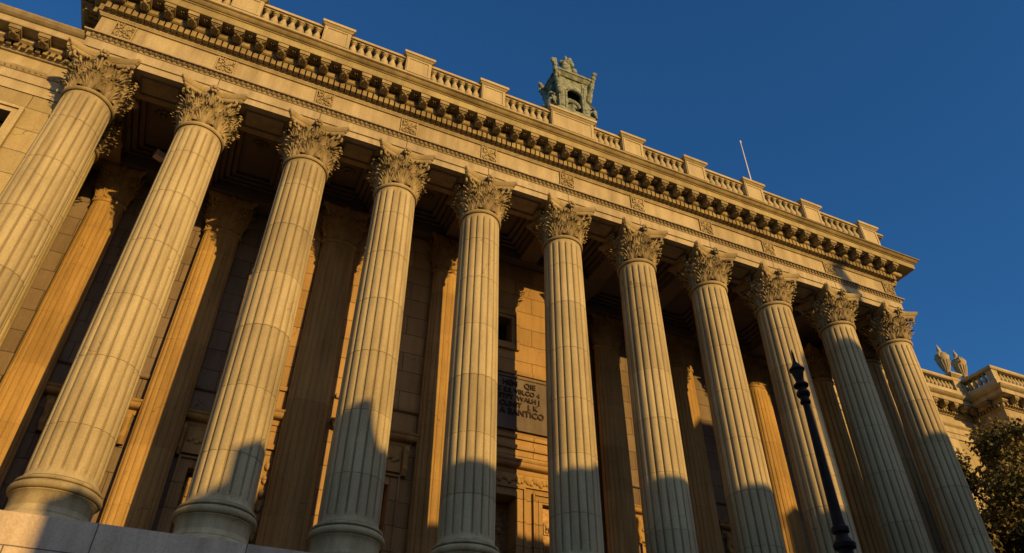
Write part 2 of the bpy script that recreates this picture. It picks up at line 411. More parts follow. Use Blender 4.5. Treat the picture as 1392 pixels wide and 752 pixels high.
w = MB(); wall_cells(w, -.255, 2.2, -.33, 4.29, WA, 2.8, [h for h in holes if h[1] < 2.2]); w.build('wall', M['shade'], hall)
w = MB(); wall_cells(w, 2.203, 5.72, -.33, 4.04, WC, 2.8, ch + [h for h in holes if 2.2 < h[0] < 6]); wallo = w.build('wall', M['wall'], hall)
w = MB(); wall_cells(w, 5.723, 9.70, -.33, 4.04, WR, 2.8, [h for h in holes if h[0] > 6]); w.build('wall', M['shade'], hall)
# mouldings on the wall
tr = MB()
def mould(mb, x0, x1, y, z, prof):   # horizontal moulding standing proud of the wall plane y
    mb.sweep([(x0, y+.05), (x0, y), (x1, y), (x1, y+.05)], [(d, z+h) for d, h in prof])
HOOD = [(.002,0),(.012,.0),(.02,.02),(.02,.045),(.05,.055),(.075,.07),(.085,.09),(.085,.105),(.1,.115),(.105,.13),(.002,.15)]
BAND = [(.002,0),(.02,.0),(.03,.02),(.03,.045),(.002,.055)]
def sc(*q):
    m = MB(); mould(m, *q); m.build('string_course', M['wall'] if q[2] == WC else M['shade'], hall, smooth=40)
for bx, y in bays: sc(bx-.42, bx+.42, y, 1.66, BAND)
sc(4.02, 5.60, WC, 1.62, BAND); sc(4.20, 5.60, WC, 2.42, BAND); sc(4.02, 5.60, WC, 1.50, BAND)
sc(4.02, 5.58, WC, 1.22, HOOD)
sc(2.23, 2.43, WC, 1.25, HOOD); sc(2.23, 2.43, WC, 1.62, BAND)
for k_, (o_, p_) in enumerate([(2.24,.03),(2.28,.02),(2.33,.03)]): tr.box(o_, o_+.03, WC-p_, WC-.002, -.3, 1.0-.04*k_)
tr.box(2.24, 2.42, WC-.03, WC-.0021, 1.001, 1.05)
for q in range(9): tr.blob((2.39, WC-.01, -.2+.13*q), .03, 7, 5, (.8,.7,1.4))
tr.build('door_surround', M['wall'], hall, smooth=40)
# doors of the side bays
def doorway(bx, y, x0, x1, ztop, zc, leafdepth, name='door', hood=True):
    leafmb = MB().box(x0+.002, x1-.002, y+leafdepth, y+leafdepth+.03, -.33, ztop-.002)
    cx = (x0+x1)/2
    for c in (x0+(x1-x0)*.27, x0+(x1-x0)*.73):
        hw = (x1-x0)*.17
        for zz in (-.2, .12, .44, .70):
            hh = .12 if zz < .6 else .06
            leafmb.box(c-hw, c+hw, y+leafdepth-.012, y+leafdepth-.001, zz-hh, zz+hh)
            leafmb.box(c-hw*.6, c+hw*.6, y+leafdepth-.022, y+leafdepth-.0125, zz-hh*.65, zz+hh*.65)
            for q in range(5): leafmb.blob((c+random.uniform(-hw*.4,hw*.4), y+leafdepth-.024, zz+random.uniform(-hh*.5,hh*.5)), .014, 6, 4)
    d = leafmb.build(name, M['door'], hall)
    fr = MB()
    for k, (o, p) in enumerate([(.0, .025), (.045, .018), (.085, .035)]):
        wd = .045 if k < 2 else .022
        fr.box(x0-o-wd, x0-o-.001, y-p, y-.002, -.33, ztop+o+wd)
        fr.box(x1+o+.001, x1+o+wd, y-p, y-.002, -.33, ztop+o+wd)
        fr.box(x0-o-.0005, x1+o+.0005, y-p, y-.002, ztop+o+.001, ztop+o+wd)
    fr.build('frame', M['wall'], d)
    if hood:
        hm = MB(); mould(hm, x0-.17, x1+.17, y, zc, HOOD)
        hm.box(x0-.10, x1+.10, y-.02, y-.003, ztop+.14, zc-.004)
        for q in range(16): hm.blob((x0-.06+(x1-x0+.12)*q/15, y-.022, (ztop+.14+zc)/2+.02*math.sin(q*2.1)), .026, 7, 5, (1,.6,1))
        for sx in (x0-.135, x1+.135):
            hm.box(sx-.03, sx+.03, y-.03, y-.002, zc-.30, zc-.12)
            hm.tube([(sx, y-.03, zc-.30), (sx, y-.05, zc-.24), (sx, y-.03, zc-.16), (sx, y-.065, zc-.06), (sx, y-.045, zc-.01)], [.02,.032,.026,.036,.03], 8)
        hm.build('hood', M['inner'], d, smooth=40)
    return d
for bx, y in bays: doorway(bx, y, bx-.19, bx+.19, .86, 1.27, .12)
doorway(4.61, WC, 4.36, 4.87, .97, 1.2, .20, hood=False)
doorway(5.33, WC, 5.17, 5.50, .93, 1.2, .04, hood=False)
cf = MB()
cf.box(4.06, 5.56, WC-.02, WC-.003, 1.085, 1.215)
for q in range(40): cf.blob((4.1+1.42*q/39, WC-.022, 1.15+.02*math.sin(q*1.9)), .03, 7, 5, (.9,.6,1.1))
cf.build('carved_band', M['inner'], hall, smooth=40)
win = MB().box(4.472, 4.808, WC+.16, WC+.18, 2.84, 3.18)
wino = win.build('window', M['glass'], hall)
wf = MB()
for o, wd, p in [(0,.045,.02),(.045,.05,.035)]:
    wf.box(4.47-o-wd, 4.47-o-.001, WC-p, WC-.002, 2.84-o-wd, 3.18+o+wd); wf.box(4.81+o+.001, 4.81+o+wd, WC-p, WC-.002, 2.84-o-wd, 3.18+o+wd)
    wf.box(4.47-o-.0005, 4.81+o+.0005, WC-p, WC-.002, 3.18+o+.001, 3.18+o+wd); wf.box(4.47-o-.0005, 4.81+o+.0005, WC-p, WC-.002, 2.84-o-wd, 2.84-o-.001)
wf.build('frame', M['wall'], wino)
bars = MB()
for k in range(1, 5): bars.box(4.47+.34*k/5-.004, 4.47+.34*k/5+.004, WC+.10, WC+.112, 2.84, 3.18)
bars.build('grille', M['iron'], wino)
# inscription tablet
tb = MB().box(4.25, 5.50, WC-.022, WC-.002, 1.74, 2.36)
for q in [(4.22,5.53,1.712,1.7395),(4.22,5.53,2.3605,2.388)]: tb.box(q[0], q[1], WC-.034, WC-.003, q[2], q[3])
for q in [(4.22,4.2495),(5.5005,5.53)]: tb.box(q[0], q[1], WC-.034, WC-.003, 1.74, 2.36)
tbo = tb.build('inscription_tablet', M['tablet'], hall)
def lettering(txt, x, z, size, y, parent, sx=1.0):
    cu = bpy.data.curves.new('lettering', 'FONT'); cu.body = txt; cu.size = size*S*1.38; cu.extrude = .006*S; cu.offset = .0008*S
    cu.resolution_u = 3
    t = bpy.data.objects.new('lettering_curve', cu); COL.objects.link(t)
    dg = bpy.context.evaluated_depsgraph_get()
    me = bpy.data.meshes.new_from_object(t.evaluated_get(dg)); me.name = 'lettering'
    bpy.data.objects.remove(t); bpy.data.curves.remove(cu)
    o = bpy.data.objects.new('lettering', me); COL.objects.link(o); me.materials.clear(); me.materials.append(M['letter'])
    o.parent = parent; o.rotation_euler = (PI/2, 0, 0); o.location = (x*S, (y-.0075)*S, z*S); o.scale = (sx, 1, 1)
    return o
for txt, x, z, sz in [('I  HEN   QIE', 4.62, 2.255, .068), ('IC E.S. VBLCO 4', 4.61, 2.165, .058), ("' ETFT  WALH J", 4.61, 2.08, .060), ('( CUNIT   J. K', 4.61, 1.99, .064), ('A BANTICO', 4.665, 1.895, .074)]:
    lettering(txt, x, z, sz, WC-.022, tbo)

# ceiling of the portico
ce = MB().box(-.25, 10.1, .16, 2.8, 4.30, 4.36)
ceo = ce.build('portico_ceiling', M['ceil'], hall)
bb = MB()
bb.box(-.25, 2.2, 1.20, 1.50, 4.045, 4.32); bb.box(2.2005, 6.02, .931, 1.22, 4.045, 4.32); bb.box(6.0205, 10.18, 1.50, 1.77, 4.045, 4.32)
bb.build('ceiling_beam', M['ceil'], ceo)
for i, x in enumerate(CX):
    ye = 1.499 if x > 5.9 else (1.198 if x < 2.1 else .928)
    b_ = MB().box(x-.115, x+.115, .193, ye, 4.05, 4.31)
    b_.box(x-.155, x-.1155, .193, ye, 4.13, 4.31); b_.box(x+.1155, x+.155, .193, ye, 4.13, 4.31)
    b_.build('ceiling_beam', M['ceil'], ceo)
for i in range(len(CX)-1):
    a, b2 = CX[i]+.157, CX[i+1]-.157
    c_ = MB(); YE = 1.496 if CX[i] > 5.9 else (1.195 if CX[i] < 1.9 else .925)
    for k, ins in enumerate((.0, .06, .12)):
        z0 = 4.19 + .035*k; wd = .05
        c_.box(a+ins, a+ins+wd, .195+ins*.6, YE-ins*.6, z0, 4.305); c_.box(b2-ins-wd, b2-ins, .195+ins*.6, YE-ins*.6, z0, 4.305)
        c_.box(a+ins+wd+.0005, b2-ins-wd-.0005, .195+ins*.6, .195+ins*.6+wd*.7, z0, 4.305); c_.box(a+ins+wd+.0005, b2-ins-wd-.0005, YE-ins*.6-wd*.7, YE-ins*.6, z0, 4.305)
    cx, cy = (a+b2)/2, .56
    for q in range(8):
        t = 2*PI*q/8; c_.blob((cx+.06*math.cos(t), cy+.045*math.sin(t), 4.298), .03, 7, 5, (1,1,.6))
    c_.blob((cx, cy, 4.295), .03, 8, 5)
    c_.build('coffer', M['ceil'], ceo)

# entablature
FY = -.19
XL, XR = -.22, 10.25
path = [(XL, 2.8), (XL, FY), (XR, FY), (XR, 2.8)]
D = -.02
prof = [(-.38,4.042),(0,4.042),(0,4.122),(.014,4.126),(.014,4.243),(.022,4.246),(.030,4.256),(.030,4.300),(.058,4.305),(.062,4.318),(0,4.335),
        (0,4.60),(.016,4.603),(.02,4.612),(.034,4.628),(.036,4.64),(.05,4.643),(.05,4.735),(.075,4.738),(.10,4.745),(.118,4.758),(.118,4.842),
        (.255,4.844),(.258,4.852),(.258,4.935),(.268,4.938),(.272,4.948),(.285,4.953),(.298,4.965),(.312,4.985),(.328,4.992),(.332,4.996),(.332,5.006),(-.1,5.05)]
ent = MB().sweep(path, prof[:16])
bed = MB().sweep(path, prof[15:23])
corn = MB().sweep(path, prof[22:26])
gut = MB().sweep(path, prof[25:])
ent.box(XL+.01, XR-.01, .19, .191, 4.042, 4.33)     # inner face of the front beam
ent.box(XL+.385, XR-.385, FY+.385, .192, 4.0425, 4.3)
ent.box(XL+.02, XR-.02, FY+.02, 2.8, 4.37, 5.03)
ento = ent.sag().build('entablature', M['frieze'], hall)
corn.sag().build('cornice', M['corn'], ento); bed.sag().build('bed_moulding', M['orna'], ento); gut.sag().build('gutter_moulding', M['orna'], ento)
# thin joints in the architrave above every column, soffit line
for x in CX[1:-1]:
    jt = MB().box(x-.003, x+.003, FY-.0155, FY-.0142, 4.128, 4.243).sag(); jt.build('joint', M['letter'], ento)
for i in range(len(CX)-1):
    a, b2 = CX[i]+.36, CX[i+1]-.36; soff = MB()
    for yy in (-.12, .10): soff.box(a-.05, b2+.05, yy, yy+.02, 4.032, 4.0415)
    soff.box(a-.05, a-.03, -.0995, .0995, 4.032, 4.0415); soff.box(b2+.03, b2+.05, -.0995, .0995, 4.032, 4.0415)
    soff.build('soffit_panel', M['ceil'], ento)
# carved leaf moulding of architrave
def along(path, step, d):
    """points at regular steps along a plan path offset outward by d: (x, y, nx, ny)"""
    out = []
    for a, b in zip(path[:-1], path[1:]):
        dx, dy = b[0]-a[0], b[1]-a[1]; L = math.hypot(dx, dy); n = (dy/L, -dx/L); k = max(1, int(round((L)/step)))
        for i in range(k):
            t = (i+.5)/k; out.append((a[0]+dx*t+n[0]*d, a[1]+dy*t+n[1]*d, n[0], n[1]))
    return out
fpath = [(XL, .6), (XL, FY), (XR, FY), (XR, .6)]
eb = MB()
for x, y, nx, ny in along(fpath, .052, .030):
    eb.blob((x, y, 4.280), .025, 7, 5, (.85 if ny else .8, .8 if ny else .85, 1.15))
    eb.blob((x+.026*abs(ny), y+.026*abs(nx), 4.276), .008, 5, 4, (1,1,2.2))
eb.sag().build('leaf_moulding', M['orna_dark'], ento, smooth=50)
db = MB()
for x, y, nx, ny in along(fpath, .0625, .074):
    hx, hy = (.0235, .026) if ny else (.026, .0235)
    db.box(x-hx, x+hx, y-hy, y+hy, 4.650, 4.7345)
db.sag().build('dentil_band', M['orna'], ento)
def modillion_mb():
    # outward is -y, origin on the bed plane under the corona
    m = MB()
    m.box(-.058, .058, -.130, .0, .020, .068)
    pts = [(0,-.005,.008),(0,-.035,.004),(0,-.065,.016),(0,-.09,.028),(0,-.112,.026)]
    for sx in (-.026, 0, .026): m.tube([(sx, p[1], p[2]-.012) for p in pts], [.026,.028,.022,.020,.022], 7)
    m.box(-.050, .050, -.118, -.002, .004, .0195)
    for k in range(5): m.blob((-.03+.015*k, -.07-.01*(k%2), -.020+.004*(k%2)), .016, 6, 4, (1,1.6,.8))
    m.blob((0,-.10,-.012), .020, 6, 5)
    return m
mod0 = None
mpts = along([(XL,.35),(XL,FY),(XR,FY),(XR,.35)], .228, .119)
for x, y, nx, ny in mpts:
    if mod0 is None:
        mod0 = modillion_mb().build('modillion', M['orna'], ento, smooth=40); o = mod0
    else:
        o = mod0.copy(); COL.objects.link(o); o.parent = ento
    o.location = Vector((x, y, drift(x, 4.774)))*S; o.scale = (.92,1,1)
    o.rotation_euler.z = 0 if ny < 0 else (-PI/2 if nx < 0 else PI/2)
# rosettes in the soffit between the modillions
ros0 = None
for (x, y, nx, ny), (x2, y2, nx2, ny2) in zip(mpts[:-1], mpts[1:]):
    if (nx, ny) != (nx2, ny2): continue
    cx, cy = (x+x2)/2 + nx*.06, (y+y2)/2 + ny*.06
    if ros0 is None:
        rs = MB()
        for q in range(6): rs.blob((.024*math.cos(q*PI/3), .024*math.sin(q*PI/3), 0), .014, 6, 4)
        rs.blob((0,0,-.004), .014, 6, 4)
        ros0 = rs.build('rosette', M['orna_dark'], ento, smooth=50); o = ros0
    else: o = ros0.copy(); COL.objects.link(o); o.parent = ento
    o.location = Vector((cx, cy, drift(cx, 4.838)))*S
# carved square panels in the frieze
def panel_mb(seed):
    m = MB(); rnd = random.Random(seed); hw, z0, z1 = .085, 4.375, 4.592
    m.box(-hw, hw, -.008, 0, z0, z1)
    for a in [(-hw-.012,-hw,z0-.012,z1),(hw,hw+.012,z0-.012,z1),(-hw,hw,z0-.012,z0-.0005)]: m.box(a[0], a[1], -.017, 0, a[2], a[3])
    cz = (z0+z1)/2
    for s in (-1, 1):
        for v in (-1, 1):
            pts = []
            for k in range(14):
                th = k/13*5.2; rr = .040*(1-.72*k/13)
                pts.append((s*(.043+rr*math.cos(th)*.85), -.012, cz+v*(.052+rr*math.sin(th))))
            m.tube(pts, .0095, 6)
            for k in range(11): m.blob((s*(.008+rnd.random()*.07), -.012, cz+v*(.008+rnd.random()*.09)), .010+.005*rnd.random(), 6, 4, (1,.9,1.3))
    for k in range(8): m.blob((.02*math.cos(k*PI/4), -.014, cz+.022*math.sin(k*PI/4)), .010, 6, 4)
    m.blob((0,-.018,cz), .014, 7, 5)
    return m
pan0 = None
for i, x in enumerate([.02]+CX[1:-1]+[10.13]):
    if pan0 is None: pan0 = panel_mb(3).build('carved_panel', M['carve'], ento, smooth=45); o = pan0
    else: o = pan0.copy(); COL.objects.link(o); o.parent = ento
    o.location = Vector((x, FY-.001, drift(x, 4.48)-4.48))*S

# balustrade
ZB0, ZR = 5.05, 5.50
PX = [0.02, 1.0, 1.99, 2.97, 3.93, 5.02, 5.90, 6.88, 7.85, 8.86, 9.93]
bal = MB()
bal.box(XL-.02, XR+.02, -.385, .0, 5.03, 5.205)
bal.box(XL-.0, XR+.0, -.375, -.03, 5.2055, 5.225)
bal.box(XL, XR, -.325, -.18, 5.486, 5.500); bal.box(XL-.01, XR+.0, -.345, -.16, 5.5005, 5.535)
balo = bal.sag().build('balustrade', M['stone'], hall)
BAL = [(.030,5.225),(.042,5.226),(.042,5.245),(.027,5.25),(.023,5.262),(.034,5.285),(.047,5.318),(.049,5.340),(.038,5.375),(.024,5.415),(.021,5.442),(.031,5.450),(.031,5.462),(.042,5.467),(.042,5.4835),(.03,5.484)]
bal0 = None
for i in range(len(PX)-1):
    h0 = .31 if i == 5 else .16; h1 = .31 if i+1 == 5 else .16
    a, b2 = PX[i]+h0, PX[i+1]-h1
    n = 7 if b2-a > .6 else 5
    for k in range(n):
        x = a + (b2-a)*(k+.5)/n
        if bal0 is None: bal0 = MB().lathe(BAL, 14).build('baluster', M['stone'], balo, smooth=40); o = bal0
        else: o = bal0.copy(); COL.objects.link(o); o.parent = balo
        o.location = Vector((x, -.285, drift(x, 5.3)-5.3))*S
for i, x in enumerate(PX):
    hw = .30 if i == 5 else .155
    p = MB().box(x-hw, x+hw, -.368, -.035, 5.226, 5.52)
    fr = .028
    p.box(x-hw+.012, x-hw+.012+fr, -.376, -.3685, 5.235, 5.505); p.box(x+hw-.012-fr, x+hw-.012, -.376, -.3685, 5.235, 5.505)
    p.box(x-hw+.0125+fr, x+hw-.0125-fr, -.376, -.3685, 5.482, 5.505); p.box(x-hw+.0125+fr, x+hw-.0125-fr, -.376, -.3685, 5.235, 5.256)
    po = p.sag().build('pedestal', M['stone'], hall)
    cp = MB()
    yc = -.205
    cp.frustum(x, yc, (hw+.004,.168,hw+.030,.190), 5.521, 5.545); cp.box(x-hw-.036, x+hw+.036, yc-.198, yc+.198, 5.5455, 5.585)
    cp.frustum(x, yc, (hw+.03,.175,hw-.02,.12), 5.5855, 5.60)
    cp.sag().build('pedestal_cap', M['stone'], po)
rf = MB().box(XL+.05, XR-.05, .0, 6.0, 4.95, 5.06)
rf.box(0, 9.70, 2.801, 6.0, -2.6, 4.949)
rf.build('roof', M['roof'], hall)

# ------------------------------------------------------------------ bronze ornament on the middle pedestal
orn = thing('roof_ornament', 'green bronze open arched roof ornament with flared corners on the wide middle pedestal', 'sculpture', (5.09,-.17,5.57))
OW, OD, OH = .225, .16, .76
fr = MB()
fr.box(-OW-.05, OW+.05, -OD-.04, OD+.04, 0, .05)
fr.box(-OW-.02, OW+.02, -OD-.02, OD+.02, .0505, .09)
for sx in (-1, 1):
    for sy in (-1, 1):
        fr.box(sx*(OW-.05)-.05, sx*(OW-.05)+.05, sy*(OD-.04)-.04, sy*(OD-.04)+.04, .0905, OH)
        fr.box(sx*(OW-.05)-.028, sx*(OW-.05)+.028, sy*OD-.008, sy*OD+.008, .15, OH-.1)
fro = fr.build('frame', M['bronze'], orn)
ar = MB()
def archplate(mb, half, y0, y1, zspring, ztop, rx, rot=False):
    n = 14; top = []; ins = []
    for k in range(n+1):
        a = PI*k/n; ins.append((-rx*math.cos(a), zspring + rx*math.sin(a)))
    vs = []; fs = []
    for y in (y0, y1):
        for (x, z) in ins: vs.append((x, y, z))
        for (x, z) in ins: vs.append((max(-half, min(half, x*half/rx)), y, ztop))
    m = n+1
    for k in range(n):
        fs.append((k, k+1, m+k+1, m+k)); fs.append((2*m+k+1, 2*m+k, 3*m+k, 3*m+k+1)); fs.append((k+1, k, 2*m+k, 2*m+k+1))
    if rot: vs = [(y, x, z) for x, y, z in vs]
    mb.add(vs, fs)
for sy in (-1, 1):
    archplate(ar, OW-.07, sy*(OD-.03)-.02, sy*(OD-.03)+.02, .44, OH, OW-.095)
    pts = [(-(OW-.10)*math.cos(PI*k/16), sy*OD, .42+(OW-.10)*math.sin(PI*k/16)) for k in range(17)]
    ar.tube([(-(OW-.10), sy*OD, .10)]+pts+[((OW-.10), sy*OD, .10)], .020, 8)
    # scroll volute standing inside the arch
    pts = []; 
    for k in range(22):
        th = k/21*7.5; rr = .13*(1-.75*k/21); pts.append((-.03+rr*math.cos(th), sy*(OD-.05), .24+rr*math.sin(th)))
    ar.tube(pts, .034, 8)
for sx in (-1, 1):
    archplate(ar, OD-.08, sx*(OW-.04)-.02, sx*(OW-.04)+.02, .40, OH, OD-.085, True)
    pts = []
    for k in range(20):
        th = -PI/2+k/19*6.5; rr = .12*(1-.7*k/19); pts.append((sx*(OW+.06+.10*math.cos(th)*(1-.6*k/19)), 0, .20+rr*math.sin(th)))
    ar.tube(pts, .03, 8)
    ar.tube([(sx*(OW+.05), 0, .10), (sx*(OW+.12), 0, .22), (sx*(OW+.05), 0, .45), (sx*(OW+.02), 0, .7)], [.05,.045,.03,.03], 8)
ar.build('arch', M['bronze'], orn, smooth=45)
for sx in (-1, 1):        # seated figures leaning on the sides
    fg = MB(); bx_ = sx*(OW+.055)
    fg.tube([(bx_+sx*.02,-.05,.06),(bx_+sx*.05,-.08,.20),(bx_+sx*.01,-.06,.30),(bx_,-.03,.42),(bx_-sx*.005,-.02,.52)], [.05,.045,.05,.055,.03], 9)
    fg.blob((bx_-sx*.005,-.03,.575), .036, 9, 7, (1,1,1.2))
    fg.tube([(bx_,-.06,.47),(bx_+sx*.045,-.10,.38),(bx_+sx*.01,-.15,.33)], [.022,.02,.016], 7)
    fg.tube([(bx_,-.05,.24),(bx_+sx*.02,-.16,.23),(bx_+sx*.02,-.17,.08)], [.036,.032,.022], 8)
    fg.build('relief_figure', M['bronze'], orn, smooth=50)
st_ = MB().box(-.15, .15, -.11, .11, OH+.12, OH+.17).box(-.11, .11, -.085, .085, OH+.1705, OH+.24)
st_.build('stepped_plinth', M['bronze'], orn)
bl = MB().lathe([(.02,.52),(.05,.51),(.07,.46),(.085,.36),(.11,.27),(.135,.22),(.10,.22)], 18)
bl.tube([(0,0,.52),(0,0,OH)], .012, 6)
bl.build('bell', M['bronze'], orn, smooth=45)
co = MB()
co.frustum(0, 0, (OW+.01,OD+.01,OW+.05,OD+.05), OH, OH+.05); co.box(-OW-.06, OW+.06, -OD-.06, OD+.06, OH+.0505, OH+.085)
co.frustum(0, 0, (OW+.02,OD+.02,OW-.08,OD-.08), OH+.0855, OH+.14)
co.build('cornice', M['bronze'], orn)
rnd = random.Random(4)
for sx in (-1, 1):
    for sy in (-1, 1):
        ac = MB()
        for k in range(9):
            t = k/8; ac.blob((sx*(OW-.01+.085*t*t+.025*math.sin(t*3)), sy*(OD+.0+.06*t*t), OH-.34+.54*t), .042-.014*t+.010*rnd.random(), 8, 6, (1,1,1.3))
        for k in range(10):
            t = rnd.random(); ac.blob((sx*(OW+.02+.09*t*t+rnd.uniform(-.03,.03)), sy*(OD+.02+.05*t), OH-.3+.52*t), .022+.012*rnd.random(), 6, 5, (.8,.8,1.6))
        ac.build('corner_acroterion', M['bronze'], orn, smooth=50)
cr = MB()
for k in range(26):
    t = k/25; a = rnd.uniform(0, 2*PI); ww = .12*(1-.72*t)+.02
    cr.blob((ww*math.cos(a)*1.1, ww*.6*math.sin(a), OH+.20+.46*t), .050*(1-.5*t)+.012, 8, 6, (1,1,1.15))
cr.lathe([(.09,OH+.13),(.11,OH+.2),(.085,OH+.34),(.05,OH+.58),(.022,OH+.66),(.03,OH+.69),(.005,OH+.76)], 12)
cr.build('crest', M['bronze'], orn, smooth=50)

pole = MB().lathe([(.012,0),(.012,.1),(.010,1.3),(.0075,2.05),(.015,2.06),(.015,2.09),(.004,2.11)], 10).build('flagpole', M['white'], None, (8.42,.15,5.06), smooth=40)
pole['label'] = 'bare thin pale flagpole rising behind the roof balustrade'; pole['category'] = 'flagpole'

# ------------------------------------------------------------------ wings
WPROF = lambda z: [(0,z-.02),(0,z+.10),(.012,z+.104),(.012,z+.215),(.022,z+.22),(.045,z+.25),(.05,z+.262),(0,z+.272),(0,z+.44),(.02,z+.445),(.032,z+.46),(.045,z+.463),(.045,z+.525),(.07,z+.53),(.10,z+.55),(.10,z+.60),(.225,z+.602),(.23,z+.61),(.23,z+.68),(.245,z+.685),(.27,z+.70),(.295,z+.725),(.30,z+.735),(0,z+.77)]
def wing_trim(ento, wpath, z):
    d_ = MB()
    for x, y, nx, ny in along(wpath, .0625, .060):
        hx, hy = (.019,.022) if ny else (.022,.019); d_.box(x-hx, x+hx, y-hy, y+hy, z+.468, z+.5245)
    d_.build('dentil_band', M['orna'], ento)
    e_ = MB()
    for x, y, nx, ny in along(wpath, .052, .026): e_.blob((x, y, z+.243), .017, 6, 4, (1,1,1.1))
    e_.build('leaf_moulding', M['orna'], ento, smooth=50)
    first = None
    for x, y, nx, ny in along(wpath, .245, .101):
        if first is None: first = modillion_mb().build('modillion', M['orna'], ento, smooth=40); o = first
        else: o = first.copy(); COL.objects.link(o); o.parent = ento
        o.location = Vector((x, y, z+.535))*S; o.scale = (.9,.9,.95)
        o.rotation_euler.z = 0 if ny < 0 else (-PI/2 if nx < 0 else PI/2)
lw = thing('side_wing', 'golden stone wing with a framed window, left of the first column', 'building', (0,0,0))
LY = .20
m_ = MB(); wall_cells(m_, -4, -.26, -2.6, 3.74, LY, LY+.5, [(-1.02,-.585,2.55,3.38)])
m_.box(-.46, -.26, LY+.501, 2.9, -2.6, 4.30)
m_.build('wall', M['wing'], lw)
wl = MB().box(-1.018, -.587, LY+.14, LY+.16, 2.55, 3.38).build('window', M['glass'], lw)
wf = MB()
for o_, wd, p_ in [(0,.05,.018),(.05,.035,.035)]:
    wf.box(-1.02-o_-wd, -1.02-o_-.001, LY-p_, LY-.002, 2.5, 3.38+o_+wd); wf.box(-.585+o_+.001, -.585+o_+wd, LY-p_, LY-.002, 2.5, 3.38+o_+wd)
    wf.box(-1.02-o_-.0005, -.585+o_+.0005, LY-p_, LY-.002, 3.38+o_+.001, 3.38+o_+wd)
wf.build('frame', M['stone'], wl)
le = MB().sweep([(-4, LY-.01), (-.235, LY-.01)], WPROF(3.69)); le.box(-4, -.235, LY, 2.5, 3.741, 4.44)
leo = le.build('entablature', M['frieze'], lw)
wing_trim(leo, [(-3, LY-.01), (-.24, LY-.01)], 3.69)
fin = MB().lathe([(.06,4.46),(.07,4.5),(.04,4.52),(.04,4.54),(.085,4.59),(.095,4.64),(.07,4.70),(.02,4.73)], 14, (-.52, LY+.0)).build('ball_finial', M['stone'], lw, smooth=45)

rw = thing('pavilion_wing', 'golden stone end wing with balustraded roof beyond the last column, partly behind a tree', 'building', (0,0,0))
RP = [(10.9, 1.9), (14.19, 1.9), (14.19, 1.30), (19, 1.30)]
RZ = 3.75
m_ = MB()
wall_cells(m_, 10.9, 14.2, -2.6, RZ, 1.9, 2.4, [(11.5,11.95,1.2,2.7),(12.6,13.05,1.2,2.7)])
m_.box(14.2, 19, 1.31, 2.4, -2.6, RZ)
m_.build('wall', M['wing'], rw)
for xx in (11.5, 12.6):
    wo = MB().box(xx+.002, xx+.448, 2.1, 2.12, 1.2, 2.7).build('window', M['glass'], rw)
    f_ = MB()
    for o_, wd, p_ in [(0,.05,.02),(.05,.05,.045)]:
        f_.box(xx-o_-wd, xx-o_-.001, 1.9-p_, 1.898, 1.15, 2.7+o_+wd); f_.box(xx+.45+o_+.001, xx+.45+o_+wd, 1.9-p_, 1.898, 1.15, 2.7+o_+wd); f_.box(xx-o_, xx+.45+o_, 1.9-p_, 1.898, 2.7+o_+.001, 2.7+o_+wd)
    mould(f_, xx-.15, xx+.6, 1.9, 2.85, HOOD)
    f_.build('frame', M['stone'], wo)
for xx in (12.28, 13.35):
    pl_ = MB().box(xx-.11, xx+.11, 1.83, 1.898, -2.5, RZ-.06); 
    for k in range(4): pl_.box(xx-.095+.05*k, xx-.055+.05*k, 1.822, 1.8295, -2.3, RZ-.5)
    pl_.build('pilaster', M['stone'], rw)
for xx in (14.45, 15.3):
    MB().box(xx-.11, xx+.11, 1.24, 1.308, -2.5, RZ-.06).build('pilaster', M['stone'], rw)
re_ = MB().sweep(RP, WPROF(RZ)); re_.box(10.9, 19, 1.91, 4, RZ+.05, RZ+.75); re_.box(14.22, 19, 1.32, 1.909, RZ+.05, RZ+.75)
reo = re_.build('entablature', M['frieze'], rw)
wing_trim(reo, [(11.0, 1.9), (14.19, 1.9), (14.19, 1.30), (16.5, 1.30)], RZ)
rb = MB()
ip = [(10.9, 1.72), (14.01, 1.72), (14.01, 1.14), (19, 1.14)]
zb = RZ+.755
rb.sweep(ip, [(-.12,zb),(.06,zb),(.06,zb+.10),(.04,zb+.115),(-.10,zb+.115),(-.12,zb)])
rb.sweep(ip, [(-.10,zb+.325),(.045,zb+.325),(.06,zb+.345),(.06,zb+.38),(-.12,zb+.38),(-.10,zb+.325)])
rbo = rb.build('balustrade', M['stone'], rw)
b0 = None
for x, y, nx, ny in along([(11.2, 1.75), (14.04, 1.75), (14.04, 1.17), (16.2, 1.17)], .095, 0):
    if b0 is None: b0 = MB().lathe([(r*.85, (z-5.225)*.9+zb+.113) for r, z in BAL], 12).build('baluster', M['stone'], rbo, smooth=40); o = b0
    else: o = b0.copy(); COL.objects.link(o); o.parent = rbo
    o.location = Vector((x, y, 0))*S
def wped(x, y, hw=.11):
    p = MB().box(x-hw, x+hw, y-hw, y+hw, zb+.001, zb+.40); p.frustum(x, y, (hw,hw,hw+.05,hw+.05), zb+.4005, zb+.44); p.box(x-hw-.055, x+hw+.055, y-hw-.055, y+hw+.055, zb+.4405, zb+.475)
    p.build('pedestal', M['stone'], rw)
wped(12.35, 1.75, .14); wped(14.25, 1.76, .10); wped(15.6, 1.17, .14); wped(13.82, 1.76, .09)
for q in ((14.06,1.17), (14.02,1.74)): MB().box(q[0]-.07, q[0]+.07, q[1]-.06, q[1]+.06, zb+.116, zb+.324).build('pedestal', M['stone'], rw)
URN = [(.02,0),(.075,0),(.075,.03),(.045,.05),(.034,.075),(.05,.10),(.075,.20),(.105,.31),(.125,.38),(.13,.40),(.105,.415),(.095,.43),(.10,.44),(.078,.47),(.045,.51),(.03,.54),(.038,.56),(.028,.60),(.014,.64),(.005,.68)]
